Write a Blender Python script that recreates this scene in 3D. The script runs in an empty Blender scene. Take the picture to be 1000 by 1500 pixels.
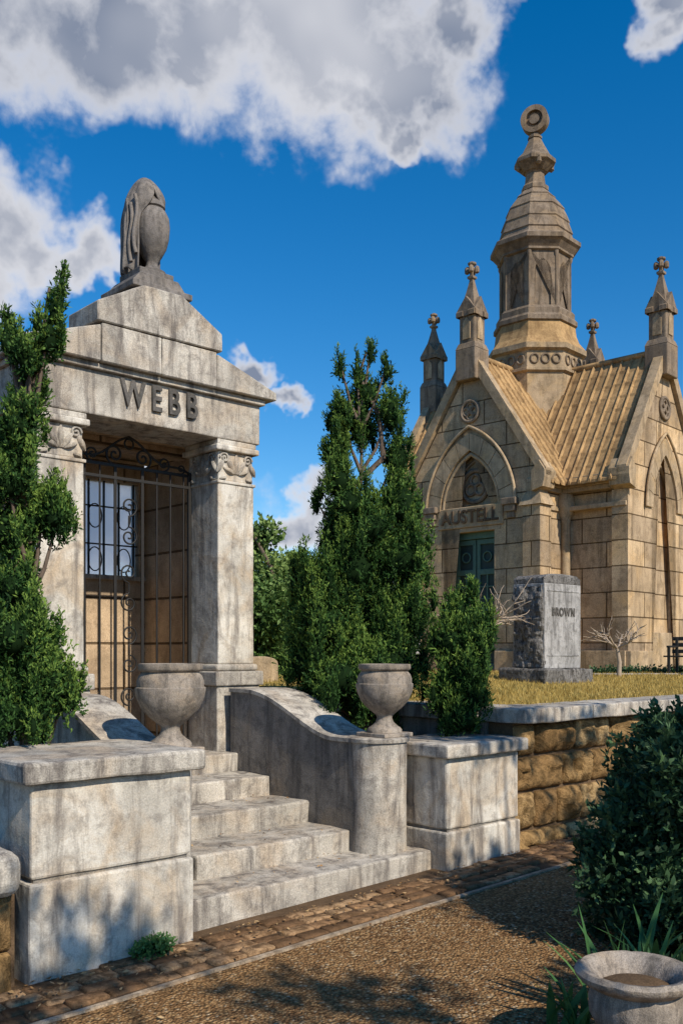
import bpy, bmesh, math, random
import numpy as np
from mathutils import Vector, Matrix, noise
random.seed(7); rng=np.random.default_rng(7)
scene=bpy.context.scene
R=math.radians
# ---------------------------------------------------------------- helpers
def link(o,parent=None):
    scene.collection.objects.link(o)
    if parent is not None: o.parent=parent
    return o
def group(name,loc=(0,0,0),rotz=0):
    e=bpy.data.objects.new(name,None); e.empty_display_size=.2
    e.location=loc; e.rotation_euler=(0,0,rotz); scene.collection.objects.link(e); return e
def finish(bm,name,mat,parent=None,smooth=False):
    bmesh.ops.recalc_face_normals(bm,faces=bm.faces)
    me=bpy.data.meshes.new(name); bm.to_mesh(me); bm.free()
    me.materials.append(mat)
    if smooth:
        for p in me.polygons: p.use_smooth=True
    return link(bpy.data.objects.new(name,me),parent)
def roughen(bm,amp,sc=4.0,cuts_len=.12):
    for it in range(6):
        es=[e for e in bm.edges if e.calc_length()>cuts_len]
        if not es: break
        bmesh.ops.subdivide_edges(bm,edges=es,cuts=1,use_grid_fill=True)
    bmesh.ops.triangulate(bm,faces=[f for f in bm.faces if len(f.verts)>4])
    bm.normal_update()
    for v in bm.verts:
        n=noise.noise(v.co*sc)+.6*noise.noise(v.co*sc*4)
        v.co+=v.normal*amp*n
def box(name,x0,x1,y0,y1,z0,z1,mat,parent=None,bev=.008,rough=0,seg=2,clen=.14):
    bm=bmesh.new(); bmesh.ops.create_cube(bm,size=1)
    for v in bm.verts:
        v.co=Vector((x0+(v.co.x+.5)*(x1-x0),y0+(v.co.y+.5)*(y1-y0),z0+(v.co.z+.5)*(z1-z0)))
    if bev>0: bmesh.ops.bevel(bm,geom=bm.edges[:],offset=bev,segments=seg,affect='EDGES',profile=.5)
    if rough>0: roughen(bm,rough,cuts_len=clen)
    return finish(bm,name,mat,parent)
def prism(name,pts,o,u,v,dvec,mat,parent=None,bev=0,rough=0,smooth=False):
    o=Vector(o);u=Vector(u);v=Vector(v);dvec=Vector(dvec)
    bm=bmesh.new()
    a=[bm.verts.new(o+u*p[0]+v*p[1]) for p in pts]
    b=[bm.verts.new(o+u*p[0]+v*p[1]+dvec) for p in pts]
    n=len(pts)
    f1=bm.faces.new(a); f2=bm.faces.new(b[::-1])
    for i in range(n):
        bm.faces.new((a[i],b[i],b[(i+1)%n],a[(i+1)%n]))
    if bev>0:
        bmesh.ops.recalc_face_normals(bm,faces=bm.faces)
        bmesh.ops.bevel(bm,geom=bm.edges[:],offset=bev,segments=1,affect='EDGES')
    bmesh.ops.triangulate(bm,faces=[f for f in bm.faces if len(f.verts)>4])
    if rough>0: roughen(bm,rough)
    return finish(bm,name,mat,parent,smooth)
def lathe(name,prof,loc,mat,parent=None,seg=40,rot=0,smooth=True,mod=None):
    bm=bmesh.new(); rings=[]
    for (r,z) in prof:
        ring=[]
        for i in range(seg):
            a=rot+2*math.pi*i/seg
            rr=r if mod is None else r*mod(a,z)
            ring.append(bm.verts.new((loc[0]+rr*math.cos(a),loc[1]+rr*math.sin(a),loc[2]+z)))
        rings.append(ring)
    for k in range(len(rings)-1):
        for i in range(seg):
            j=(i+1)%seg
            bm.faces.new((rings[k][i],rings[k][j],rings[k+1][j],rings[k+1][i]))
    bm.faces.new(rings[0][::-1]); bm.faces.new(rings[-1])
    o=finish(bm,name,mat,parent,False)
    if smooth:
        me=o.data
        for p in me.polygons: p.use_smooth=True
        try: me.set_sharp_from_angle(angle=R(42))
        except Exception: pass
    return o
def curve(name,pts,rad,mat,parent=None,cyc=False,res=1):
    cu=bpy.data.curves.new(name,'CURVE'); cu.dimensions='3D'; cu.bevel_depth=rad; cu.bevel_resolution=res
    sp=cu.splines.new('POLY'); sp.points.add(len(pts)-1)
    for p,q in zip(sp.points,pts): p.co=(q[0],q[1],q[2],1)
    sp.use_cyclic_u=cyc; cu.materials.append(mat); cu.use_fill_caps=True
    return link(bpy.data.objects.new(name,cu),parent)
def npmesh(name,verts,faces,mat,parent=None,tint=None):
    me=bpy.data.meshes.new(name)
    nv=len(verts); nf=len(faces); k=faces.shape[1]
    me.vertices.add(nv); me.vertices.foreach_set('co',verts.astype(np.float32).ravel())
    me.loops.add(nf*k); me.loops.foreach_set('vertex_index',faces.astype(np.int32).ravel())
    me.polygons.add(nf); me.polygons.foreach_set('loop_start',np.arange(0,nf*k,k,dtype=np.int32))
    me.update(calc_edges=True)
    if tint is not None:
        at=me.attributes.new('tint','FLOAT','POINT'); at.data.foreach_set('value',tint.astype(np.float32))
    me.materials.append(mat)
    return link(bpy.data.objects.new(name,me),parent)
def textobj(name,body,size,width,loc,rot,ext,mat,parent=None,space=1.2):
    cu=bpy.data.curves.new(name,'FONT'); cu.body=body; cu.size=size; cu.extrude=ext; cu.bevel_depth=.002; cu.offset=.004
    cu.align_x='CENTER'; cu.align_y='CENTER'; cu.space_character=space
    cu.materials.append(mat)
    o=link(bpy.data.objects.new(name,cu),parent)
    bpy.context.view_layer.update()
    w=o.dimensions.x
    s=width/w if w>0 else 1
    o.scale=(s,1,1); o.location=loc; o.rotation_euler=rot
    return o
# ---------------------------------------------------------------- materials
def nodes(name):
    m=bpy.data.materials.new(name); m.use_nodes=True; nt=m.node_tree
    return m,nt,nt.nodes['Principled BSDF']
def N(nt,t,**kw):
    n=nt.nodes.new(t)
    for k,v in kw.items(): setattr(n,k,v)
    return n
def ramp(nt,src,stops):
    r=nt.nodes.new('ShaderNodeValToRGB'); nt.links.new(src,r.inputs[0])
    e=r.color_ramp.elements
    while len(e)<len(stops): e.new(.5)
    for a,(p,c) in zip(e,stops):
        a.position=p; a.color=(c,c,c,1) if isinstance(c,(int,float)) else (*c,1)
    return r
def mixc(nt,f,a,b,mode='MIX'):
    m=nt.nodes.new('ShaderNodeMix'); m.data_type='RGBA'; m.blend_type=mode
    for s,v in ((0,f),(6,a),(7,b)):
        if isinstance(v,(int,float)): m.inputs[s].default_value=v
        elif isinstance(v,tuple): m.inputs[s].default_value=(*v,1) if len(v)==3 else v
        else: nt.links.new(v,m.inputs[s])
    return m.outputs[2]
def noise_n(nt,vec,scale,detail=5,rough=.6,dist=0):
    n=N(nt,'ShaderNodeTexNoise'); n.inputs['Scale'].default_value=scale; n.inputs['Detail'].default_value=min(detail,4)
    n.inputs['Roughness'].default_value=rough; n.inputs['Distortion'].default_value=dist
    nt.links.new(vec,n.inputs['Vector']); return n.outputs['Fac']
def mapping(nt,vec,sc):
    m=N(nt,'ShaderNodeMapping'); m.inputs['Scale'].default_value=sc; nt.links.new(vec,m.inputs['Vector']); return m.outputs[0]
def bump(nt,bs,h,strength,dist,prev=None):
    b=N(nt,'ShaderNodeBump'); b.inputs['Strength'].default_value=strength; b.inputs['Distance'].default_value=dist
    nt.links.new(h,b.inputs['Height'])
    if prev is not None: nt.links.new(prev,b.inputs['Normal'])
    return b.outputs[0]
def stone(name,base,dark,warm=None,streak=.6,sc=1.0,speck=.35,bumpd=.006,joints=None,mott=.55):
    m,nt,bs=nodes(name); L=nt.links
    co=N(nt,'ShaderNodeTexCoord').outputs['Object']
    big=noise_n(nt,co,1.6*sc,4,.65,.4)
    c=mixc(nt,ramp(nt,big,[(.36,0),(.62,1)]).outputs[0],tuple(x*.72 for x in base),tuple(x*1.16 for x in base))
    if warm:
        w=noise_n(nt,co,2.7*sc,4,.6,1.0)
        c=mixc(nt,ramp(nt,w,[(.46,0),(.68,.8)]).outputs[0],c,warm)
    st=noise_n(nt,mapping(nt,co,(5*sc,5*sc,.7*sc)),1.6,5,.7,.6)
    c=mixc(nt,ramp(nt,st,[(.47,0),(.66,streak)]).outputs[0],c,dark)
    mot=noise_n(nt,co,9*sc,5,.75,.3)
    c=mixc(nt,ramp(nt,mot,[(.49,0),(.66,mott)]).outputs[0],c,dark)
    fine=noise_n(nt,co,120*sc,1,.7)
    c=mixc(nt,speck,c,ramp(nt,fine,[(.3,.2),(.7,.9)]).outputs[0],'OVERLAY')
    nrm=bump(nt,bs,mot,.5,bumpd*2)
    if joints:
        sx=N(nt,'ShaderNodeSeparateXYZ'); L.new(co,sx.inputs[0])
        ad=N(nt,'ShaderNodeMath',operation='ADD'); L.new(sx.outputs[0],ad.inputs[0]); L.new(sx.outputs[1],ad.inputs[1])
        cb=N(nt,'ShaderNodeCombineXYZ'); L.new(ad.outputs[0],cb.inputs[0]); L.new(sx.outputs[2],cb.inputs[1])
        bk=N(nt,'ShaderNodeTexBrick'); L.new(cb.outputs[0],bk.inputs['Vector'])
        bk.inputs['Scale'].default_value=1; bk.inputs['Brick Width'].default_value=joints[0]; bk.inputs['Row Height'].default_value=joints[1]
        bk.inputs['Mortar Size'].default_value=.012; bk.inputs['Mortar Smooth'].default_value=.3
        bk.inputs['Color1'].default_value=(.68,.68,.70,1); bk.inputs['Color2'].default_value=(1.2,1.15,1.06,1); bk.inputs['Mortar'].default_value=(.28,.25,.21,1)
        c=mixc(nt,1.0,c,bk.outputs['Color'],'MULTIPLY')
        inv=N(nt,'ShaderNodeMath',operation='SUBTRACT'); inv.inputs[0].default_value=1; L.new(bk.outputs['Fac'],inv.inputs[1])
        nrm=bump(nt,bs,inv.outputs[0],.9,.025,nrm)
    nrm=bump(nt,bs,fine,.5,bumpd*.5,nrm)
    L.new(c,bs.inputs['Base Color']); L.new(nrm,bs.inputs['Normal'])
    bs.inputs['Roughness'].default_value=.95; bs.inputs['Specular IOR Level'].default_value=.08
    return m
M_gran=stone('weathered_granite',(.47,.43,.37),(.12,.105,.095),(.43,.345,.255),.85)
M_marb=stone('stained_marble',(.61,.565,.49),(.15,.13,.115),(.48,.365,.245),.8,speck=.2,mott=.5)
M_dark=stone('shade_joint_granite',(.25,.23,.205),(.08,.075,.07),(.29,.235,.17),.7)  # dark for pier joints; also paints shade into cheek and return wall colour
M_urn=stone('urn_stone',(.35,.30,.25),(.09,.08,.07),(.36,.28,.2),.7,1.6)
M_statue=stone('statue_stone',(.20,.18,.165),(.07,.065,.06),(.26,.225,.19),.6,2.0)
M_int=stone('interior_stone',(.46,.355,.25),(.22,.16,.11),None,.4,joints=(.9,.42))
M_sand=stone('sandstone_ashlar',(.53,.395,.255),(.20,.145,.09),(.53,.36,.19),.65,.6,joints=(.95,.44))
M_sandp=stone('sandstone_trim',(.43,.32,.205),(.16,.12,.075),(.44,.30,.155),.65,.8)
M_roof=stone('roof_terracotta',(.43,.275,.13),(.19,.115,.055),(.45,.29,.135),.8,.7,bumpd=.003)
M_tow=stone('tower_stone',(.24,.185,.135),(.09,.068,.05),(.29,.205,.125),.7,.9)
M_gs=stone('gravestone_granite',(.37,.355,.34),(.10,.095,.09),None,.75,2.0)
M_gsr=stone('gravestone_rockface',(.24,.225,.21),(.05,.045,.04),None,.8,3.0,.6,.03,mott=1.0)
M_letter=stone('letter_stone',(.13,.12,.11),(.05,.05,.045),None,.4)
M_letter2=stone('name_letter_stone',(.10,.07,.045),(.05,.04,.03),None,.4)
def metal(name,col,rough=.5,met=.3):
    m,nt,bs=nodes(name); co=N(nt,'ShaderNodeTexCoord').outputs['Object']
    n=noise_n(nt,co,14,4,.7)
    c=mixc(nt,n,tuple(x*.6 for x in col),tuple(x*1.4 for x in col))
    nt.links.new(c,bs.inputs['Base Color']); bs.inputs['Roughness'].default_value=rough; bs.inputs['Metallic'].default_value=met
    nt.links.new(bump(nt,bs,n,.3,.003),bs.inputs['Normal']); return m
M_iron=metal('wrought_iron',(.022,.020,.018),.6)
M_patina=metal('verdigris_bronze',(.075,.145,.105),.7,.0)
M_patd=metal('verdigris_dark',(.022,.042,.034),.7,.0)
def leafmat(name,c0,c1,c2,trans=.25,spec=.25):
    m,nt,bs=nodes(name); L=nt.links
    at=N(nt,'ShaderNodeAttribute',attribute_name='tint')
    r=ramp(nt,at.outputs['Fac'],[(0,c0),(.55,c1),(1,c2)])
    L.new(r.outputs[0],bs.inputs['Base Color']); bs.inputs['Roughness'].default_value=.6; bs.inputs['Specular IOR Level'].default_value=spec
    if trans>0:
        tr=N(nt,'ShaderNodeBsdfTranslucent'); L.new(r.outputs[0],tr.inputs[0])
        mx=N(nt,'ShaderNodeMixShader'); mx.inputs[0].default_value=trans
        L.new(bs.outputs[0],mx.inputs[1]); L.new(tr.outputs[0],mx.inputs[2])
        L.new(mx.outputs[0],nt.nodes['Material Output'].inputs['Surface'])
    return m
M_jun=leafmat('juniper_leaf',(.010,.030,.010),(.045,.11,.026),(.19,.29,.055),.18,.12)
M_box=leafmat('boxwood_leaf',(.010,.028,.013),(.028,.07,.03),(.08,.15,.06),.12)
M_mag=leafmat('magnolia_leaf',(.03,.07,.015),(.09,.17,.04),(.26,.36,.11))
M_iris=leafmat('iris_leaf',(.03,.09,.03),(.08,.20,.06),(.18,.32,.10))
M_grass=leafmat('dry_grass_blade',(.22,.15,.04),(.46,.32,.09),(.6,.45,.16),.2,.1)
M_litter=leafmat('dry_leaf',(.14,.07,.03),(.32,.18,.07),(.5,.34,.17),0)
m,nt,bs=nodes('bark'); co=N(nt,'ShaderNodeTexCoord').outputs['Object']
n=noise_n(nt,mapping(nt,co,(20,20,4)),2,5); nt.links.new(mixc(nt,n,(.06,.04,.03),(.2,.15,.11)),bs.inputs['Base Color']); nt.links.new(bump(nt,bs,n,.7,.02),bs.inputs['Normal']); bs.inputs['Roughness'].default_value=.9
M_bark=m
m,nt,bs=nodes('bare_branch'); co=N(nt,'ShaderNodeTexCoord').outputs['Object']
n=noise_n(nt,co,20,4); nt.links.new(mixc(nt,n,(.22,.16,.11),(.5,.40,.30)),bs.inputs['Base Color']); bs.inputs['Roughness'].default_value=.8
M_twig=m
m,nt,bs=nodes('foliage_core'); bs.inputs['Base Color'].default_value=(.010,.022,.008,1); bs.inputs['Roughness'].default_value=1; bs.inputs['Specular IOR Level'].default_value=0; M_core=m  # for dark blobs added inside crowns to stop light showing through
m,nt,bs=nodes('aggregate_gravel'); L=nt.links; co=N(nt,'ShaderNodeTexCoord').outputs['Object']
vo=N(nt,'ShaderNodeTexVoronoi'); vo.inputs['Scale'].default_value=62; L.new(co,vo.inputs['Vector'])
sp=N(nt,'ShaderNodeSeparateColor'); L.new(vo.outputs['Color'],sp.inputs[0])
c=ramp(nt,sp.outputs[0],[(0,(.18,.09,.042)),(.5,(.44,.25,.115)),(.88,(.62,.40,.19)),(1,(.8,.65,.44))]).outputs[0]
big=noise_n(nt,co,1.2,5,.6,.5); c=mixc(nt,ramp(nt,big,[(.35,0),(.65,.55)]).outputs[0],c,(.50,.285,.12))
b2=noise_n(nt,co,9,5,.7,.5); c=mixc(nt,ramp(nt,b2,[(.5,0),(.7,.5)]).outputs[0],c,(.17,.09,.04))
ed=ramp(nt,vo.outputs['Distance'],[(0,1),(.75,.35)]); c=mixc(nt,1.0,c,ed.outputs[0],'MULTIPLY')
L.new(c,bs.inputs['Base Color'])
inv=N(nt,'ShaderNodeMath',operation='SUBTRACT'); inv.inputs[0].default_value=1; L.new(vo.outputs['Distance'],inv.inputs[1])
L.new(bump(nt,bs,inv.outputs[0],1,.014,bump(nt,bs,b2,.5,.03)),bs.inputs['Normal']); bs.inputs['Roughness'].default_value=1; bs.inputs['Specular IOR Level'].default_value=.05
M_gravel=m
def tintstone(name,c0,c1,c2,bd=.02,sc=14):
    m,nt,bs=nodes(name); L=nt.links; co=N(nt,'ShaderNodeTexCoord').outputs['Object']
    at=N(nt,'ShaderNodeAttribute',attribute_name='tint')
    c=ramp(nt,at.outputs['Fac'],[(0,c0),(.5,c1),(1,c2)]).outputs[0]
    n=noise_n(nt,co,sc*.5,5,.7,.5); n2=noise_n(nt,co,sc*4,4,.75)
    c=mixc(nt,ramp(nt,n,[(.40,.85),(.58,0)]).outputs[0],c,tuple(x*.3 for x in c1))
    c=mixc(nt,.4,c,ramp(nt,n2,[(.3,.2),(.7,.9)]).outputs[0],'OVERLAY')
    L.new(c,bs.inputs['Base Color']); L.new(bump(nt,bs,n2,.7,bd*.5,bump(nt,bs,n,.8,bd)),bs.inputs['Normal'])
    bs.inputs['Roughness'].default_value=.95; bs.inputs['Specular IOR Level'].default_value=.08; return m
M_rock=tintstone('rockfaced_sandstone',(.20,.115,.05),(.38,.235,.10),(.52,.36,.18),.05,16)
M_brick=tintstone('old_brick',(.14,.08,.042),(.30,.175,.09),(.44,.29,.16),.008,30)
M_mortar=stone('mortar',(.13,.085,.05),(.06,.04,.025),None,.3)
m,nt,bs=nodes('lawn_soil'); L=nt.links; co=N(nt,'ShaderNodeTexCoord').outputs['Object']
n=noise_n(nt,co,1.5,5,.7); n2=noise_n(nt,co,60,4,.8)
c=mixc(nt,ramp(nt,n,[(.4,0),(.65,1)]).outputs[0],(.46,.33,.10),(.34,.27,.08)); c=mixc(nt,.6,c,n2,'OVERLAY')
L.new(c,bs.inputs['Base Color']); L.new(bump(nt,bs,n2,.8,.03),bs.inputs['Normal']); bs.inputs['Roughness'].default_value=1; bs.inputs['Specular IOR Level'].default_value=.05
M_lawn=m
m,nt,bs=nodes('window_glass'); L=nt.links
tr=N(nt,'ShaderNodeBsdfTransparent'); tr.inputs[0].default_value=(.97,.98,1,1); tl=N(nt,'ShaderNodeBsdfTranslucent'); tl.inputs[0].default_value=(.95,.97,1,1)
mx=N(nt,'ShaderNodeMixShader'); mx.inputs[0].default_value=.35; L.new(tr.outputs[0],mx.inputs[1]); L.new(tl.outputs[0],mx.inputs[2]); L.new(mx.outputs[0],nt.nodes['Material Output'].inputs['Surface'])
M_glass=m

# ---------------------------------------------------------------- ground
def gz(X): return .022*(min(max(X,1.0),13.0)-3.0)
xs=[-900,-300,-100,-30,-10,-3]+[i*.5 for i in range(-4,30)]+[16,20,40,100,300,900]
ys=[-900,-200,-50,-10,-3,0,1,2,3,4,5,6,8,20,60,200,900]
V=[];F=[]
for y in ys:
    for x in xs: V.append((x,y,gz(x)))
nx=len(xs)
for j in range(len(ys)-1):
    for i in range(nx-1): F.append((j*nx+i,j*nx+i+1,(j+1)*nx+i+1,(j+1)*nx+i))
npmesh('ground',np.array(V,float),np.array(F),M_gravel)
def strip(name,x0,x1,y0,y1,h,mat,parent=None):
    n=60; bm=bmesh.new(); rows=[]
    for i in range(n+1):
        x=x0+(x1-x0)*i/n; z=gz(x); w=.008*noise.noise(Vector((x*2,0,3)))
        rows.append([bm.verts.new((x,y0+w,z-.05)),bm.verts.new((x,y0+w,z+h)),bm.verts.new((x,y1+w,z+h)),bm.verts.new((x,y1+w,z-.05))])
    for a,b in zip(rows,rows[1:]):
        for k in range(3): bm.faces.new((a[k],b[k],b[k+1],a[k+1]))
    return finish(bm,name,mat,parent)
gut=group('brick_gutter')
M_edge=stone('edging_concrete',(.42,.34,.25),(.13,.10,.07),(.3,.2,.12),.8,2)
strip('edging',-2,14,3.925,3.955,.012,M_edge,gut)
strip('bedding',-2,14,3.967,4.6,.004,M_mortar,gut)
def blockset(name,specs,mat,parent,bev,amp,cuts=0,bulge=1.0):
    VV=[];FF=[];TT=[];off=0
    for (x0,x1,y0,y1,z0,z1,rot,t) in specs:
        bm=bmesh.new(); bmesh.ops.create_cube(bm,size=1)
        sx,sy,sz=x1-x0,y1-y0,z1-z0; c=Vector(((x0+x1)/2,(y0+y1)/2,(z0+z1)/2))
        for v in bm.verts: v.co=Vector((v.co.x*sx,v.co.y*sy,v.co.z*sz))
        bmesh.ops.bevel(bm,geom=bm.edges[:],offset=bev,segments=1,affect='EDGES')
        if cuts: roughen(bm,0,cuts_len=cuts)
        ph=Vector((random.uniform(0,9),0,random.uniform(0,9)))
        for v in bm.verts:
            w=v.co+c
            d=amp*(noise.noise(w*5)+.8*noise.noise(w*13)+.5*noise.noise(w*30))
            if cuts:
                ex=(sx/2-abs(v.co.x)); ez=(sz/2-abs(v.co.z)); e_=max(0,min(1,min(ex,ez)/.06))
                if v.co.y<0:
                    r1=abs(noise.noise(w*3.2+ph)); r2=noise.cell(Vector((w.x*8+ph.x,3,w.z*9+ph.z)))
                    v.co.y-=e_*bulge*(.010+.09*r1+.035*r2+abs(d))
                v.co.x+=d*.35; v.co.z+=d*.35
            else: v.co+=v.co.normalized()*d
        M=Matrix.Translation(c)@Matrix.Rotation(rot,4,'Z'); bm.transform(M)
        bmesh.ops.triangulate(bm,faces=bm.faces); bmesh.ops.recalc_face_normals(bm,faces=bm.faces)
        bm.verts.index_update()
        VV+= [tuple(v.co) for v in bm.verts]; FF+=[tuple(v.index+off for v in f.verts) for f in bm.faces]; TT+=[t]*len(bm.verts); off+=len(bm.verts); bm.free()
    return npmesh(name,np.array(VV),np.array(FF),mat,parent,np.array(TT))
sp_=[]
for r_ in range(4):
    x=-1.5+r_*.1
    while x<13:
        w=.2+random.uniform(-.012,.012); y=3.985+r_*.107
        z=gz(x)+random.uniform(-.006,.008)
        if random.random()>.03: sp_.append((x,x+w-.01,y,y+.097,z-.05,z+.018,random.uniform(-.05,.05),random.random()))
        x+=w
blockset('bricks',sp_,M_brick,gut,.008,.006)
def lawnz(x,y):
    t=min(1,max(0,(y-4.6)/3.0)); return 1.12+.13*t+.02*noise.noise(Vector((x*.7,y*.7,0)))
xs=[6.06]+[6.3+i*.4 for i in range(34)]+[25,40,90,300]; ys=[4.6]+[4.8+i*.4 for i in range(34)]+[25,50,100,300]
V=[(x,y,lawnz(x,y)) for y in ys for x in xs]; nx=len(xs)
F=[(j*nx+i,j*nx+i+1,(j+1)*nx+i+1,(j+1)*nx+i) for j in range(len(ys)-1) for i in range(nx-1)]
npmesh('lawn_terrace',np.array(V,float),np.array(F),M_lawn)
V=[(-200,5.0,.70),(2.95,5.0,.70),(2.95,8.1,.70),(-200,8.1,.70), (5.11,5.06,.70),(6.06,5.06,.70),(6.06,8.1,.70),(5.11,8.1,.70), (-200,8.1,.70),(6.06,8.1,.70),(6.06,300,.70),(-200,300,.70)]
npmesh('planting_bed',np.array(V,float),np.array([(0,1,2,3),(4,5,6,7),(8,9,10,11)]),M_mortar)
n=42000
gx=rng.uniform(6.1,15,n); gy=4.62+rng.power(.7,n)*8
zz=np.array([lawnz(a,b) for a,b in zip(gx,gy)])
ang=rng.uniform(0,6.28,n); h=rng.uniform(.02,.06,n); w=.005
bx=np.cos(ang)*w; by=np.sin(ang)*w; lx=rng.normal(0,.02,n); ly=rng.normal(0,.02,n)
V=np.stack([np.stack([gx-bx,gy-by,zz-.005],1),np.stack([gx+bx,gy+by,zz-.005],1),np.stack([gx+lx,gy+ly,zz+h],1)],1).reshape(-1,3)
npmesh('lawn_grass',V,np.arange(3*n).reshape(-1,3),M_grass,None,np.repeat(rng.random(n),3))
V=[]; T=[]
def litter(x,y,z,s):
    a=random.uniform(0,6.28); t=random.random()
    for k,(u,v) in enumerate(((-1,0),(0,-.5),(1,0),(0,.5))):
        V.append((x+s*(u*math.cos(a)-v*math.sin(a)),y+s*(u*math.sin(a)+v*math.cos(a)),z+random.uniform(0,.012))); T.append(t)
for i in range(900):
    x=random.uniform(1.2,9); y=random.gauss(4.3,.14) if random.random()<.6 else random.uniform(2.2,4.4); y=min(y,4.39)
    litter(x,y,gz(x)+(.022 if y>3.96 else .006),random.uniform(.006,.02))
for (yy,zz_) in ((4.6,.19),(4.97,.34),(5.42,.495),(5.87,.645)):
    for i in range(26): litter(random.uniform(3.45,4.66),yy+random.uniform(.02,.42),zz_+.004,random.uniform(.005,.014))
npmesh('fallen_leaves',np.array(V),np.arange(len(V)).reshape(-1,4),M_litter,None,np.array(T))

# ---------------------------------------------------------------- piers
def pier(x0,x1,y0,y1,zg,zj,zc,zt):
    g=group('stone_pier')
    box('lower_block',x0,x1,y0,y1,zg-.1,zj-.008,M_marb,g,.014,.006)
    box('joint',x0+.03,x1-.03,y0+.03,y1-.03,zj-.03,zj+.03,M_dark,g,0)
    box('upper_block',x0+.012,x1-.012,y0+.012,y1-.012,zj+.008,zc,M_marb,g,.016,.006)
    box('cap',x0-.045,x1+.045,y0-.045,y1+.045,zc+.003,zt,M_gran,g,.016,.008)
    return g
pier(2.05,3.0,4.4,5.2,0,.48,.955,1.065)
pier(5.14,6.0,4.42,5.05,0,.33,.845,.945)
g=group('low_stone_wall')
box('coping',-4,1.99,4.32,4.75,.44,.66,M_gran,g,.07,.006,3)
sp_=[]
x=-4
while x<1.9:
    w=random.uniform(.35,.6); w=min(w,1.98-x)
    for k in range(2):
        sp_.append((x+.01,x+w-.01,4.42,4.7,-.1+.27*k,.16+.27*k,0,random.random()))
    x+=w
blockset('rubble_blocks',sp_,M_rock,g,.015,.012,.07,.5)
box('mortar_core',-4,2.0,4.46,4.7,-.1,.43,M_mortar,g,0)
g=group('retaining_wall')
sp_=[]
zs=[-.05,.20,.50,.78,1.04]
for k in range(4):
    x=6.02; first=True
    while x<15:
        w=random.uniform(.30,.72)
        if first and k%2: w=.26
        first=False
        sp_.append((x+.014,x+w-.014,4.49,4.75,zs[k]+.013,zs[k+1]-.013,0,random.random()))
        x+=w
blockset('rockfaced_blocks',sp_,M_rock,g,.016,.020,.045,.85)
box('mortar_core',6.03,15,4.52,4.75,-.05,1.04,M_mortar,g,0)
box('return_wall',6.015,6.3,4.77,12,.2,1.045,M_dark,g,.01,.006,clen=.3)  # dark stone colour carries the shade of the face turned left
x=5.97
for w in [.95,1.25,1.1,1.4,1.2,1.3,1.5,1.2]:
    box('coping_stone',x+.004,x+w-.004,4.36,4.80,1.05,1.165,M_gran,g,.012,.008); x+=w
y=4.81
for w in [1.0,1.3,1.2,1.4,1.3]:
    box('return_coping',5.95,6.36,y+.004,y+w-.004,1.05,1.165,M_gran,g,.012,.005); y+=w

# ---------------------------------------------------------------- staircase
g=group('stone_staircase')
box('step_1',3.02,5.125,4.55,5.3,-.05,.185,M_gran,g,.014,.008)
box('step_2',3.38,4.685,4.93,5.7,.16,.335,M_gran,g,.014,.008)
box('step_3',3.38,4.685,5.38,6.1,.31,.49,M_gran,g,.014,.008)
box('step_4',3.38,4.685,5.83,6.5,.46,.64,M_gran,g,.014,.008)
box('landing',3.38,4.685,6.25,8.2,.58,.78,M_gran,g,.012,.004)
def cheek(x0,x1,ny=4.86):
    top=[]
    for i in range(25):
        t=i/24; y=5.12+(6.18-5.12)*t; z=.955+.315*(.5-.5*math.cos(math.pi*t**.85)); top.append((y,z))
    top=[(ny+.01,.955)]+top+[(6.36,1.27)]
    pts=[(6.36,0.05),(ny+.01,.05)]+top
    prism('cheek_wall',pts,(x0,0,0),(0,1,0),(0,0,1),(x1-x0,0,0),M_dark if x0>4 else M_gran,g)  # right cheek uses the darker stone: its shade is painted into the colour
    band=top+[(y,z+.03) for y,z in top[::-1]]
    prism('cheek_coping',band,(x0-.015,0,.002),(0,1,0),(0,0,1),(x1-x0+.03,0,0),M_gran,g,smooth=False)
    cx=(x0+x1)/2; r=(x1-x0)/2+.006
    lathe('newel',[(r,.17),(r,.2),(r-.004,.5),(r,.93),(r,.957),(r+.016,.96),(r+.018,.985),(r+.005,.992)],(cx,ny,0),M_gran,g,48)
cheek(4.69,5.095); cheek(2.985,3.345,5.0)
URN=[(.13,0),(.13,.02),(.118,.035),(.10,.045),(.068,.075),(.056,.105),(.062,.125),(.085,.145),(.13,.18),(.178,.235),(.206,.30),(.214,.345),(.214,.36),(.203,.365),(.203,.40),(.192,.43),(.178,.445),(.172,.455),(.19,.465),(.196,.475),(.194,.505),(.17,.507),(.158,.47),(.12,.44)]
def urn(x,y,z,s=1.0):
    g=group('stone_urn',(x,y,z)); g.scale=(s,s,s)
    box('plinth',-.15,.15,-.15,.15,0,.03,M_urn,g,.006)
    lathe('bowl',URN,(0,0,.031),M_urn,g,56)
    return g
urn(4.94,4.84,.992,.97)
urn(3.22,4.98,.992,1.0)

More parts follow.
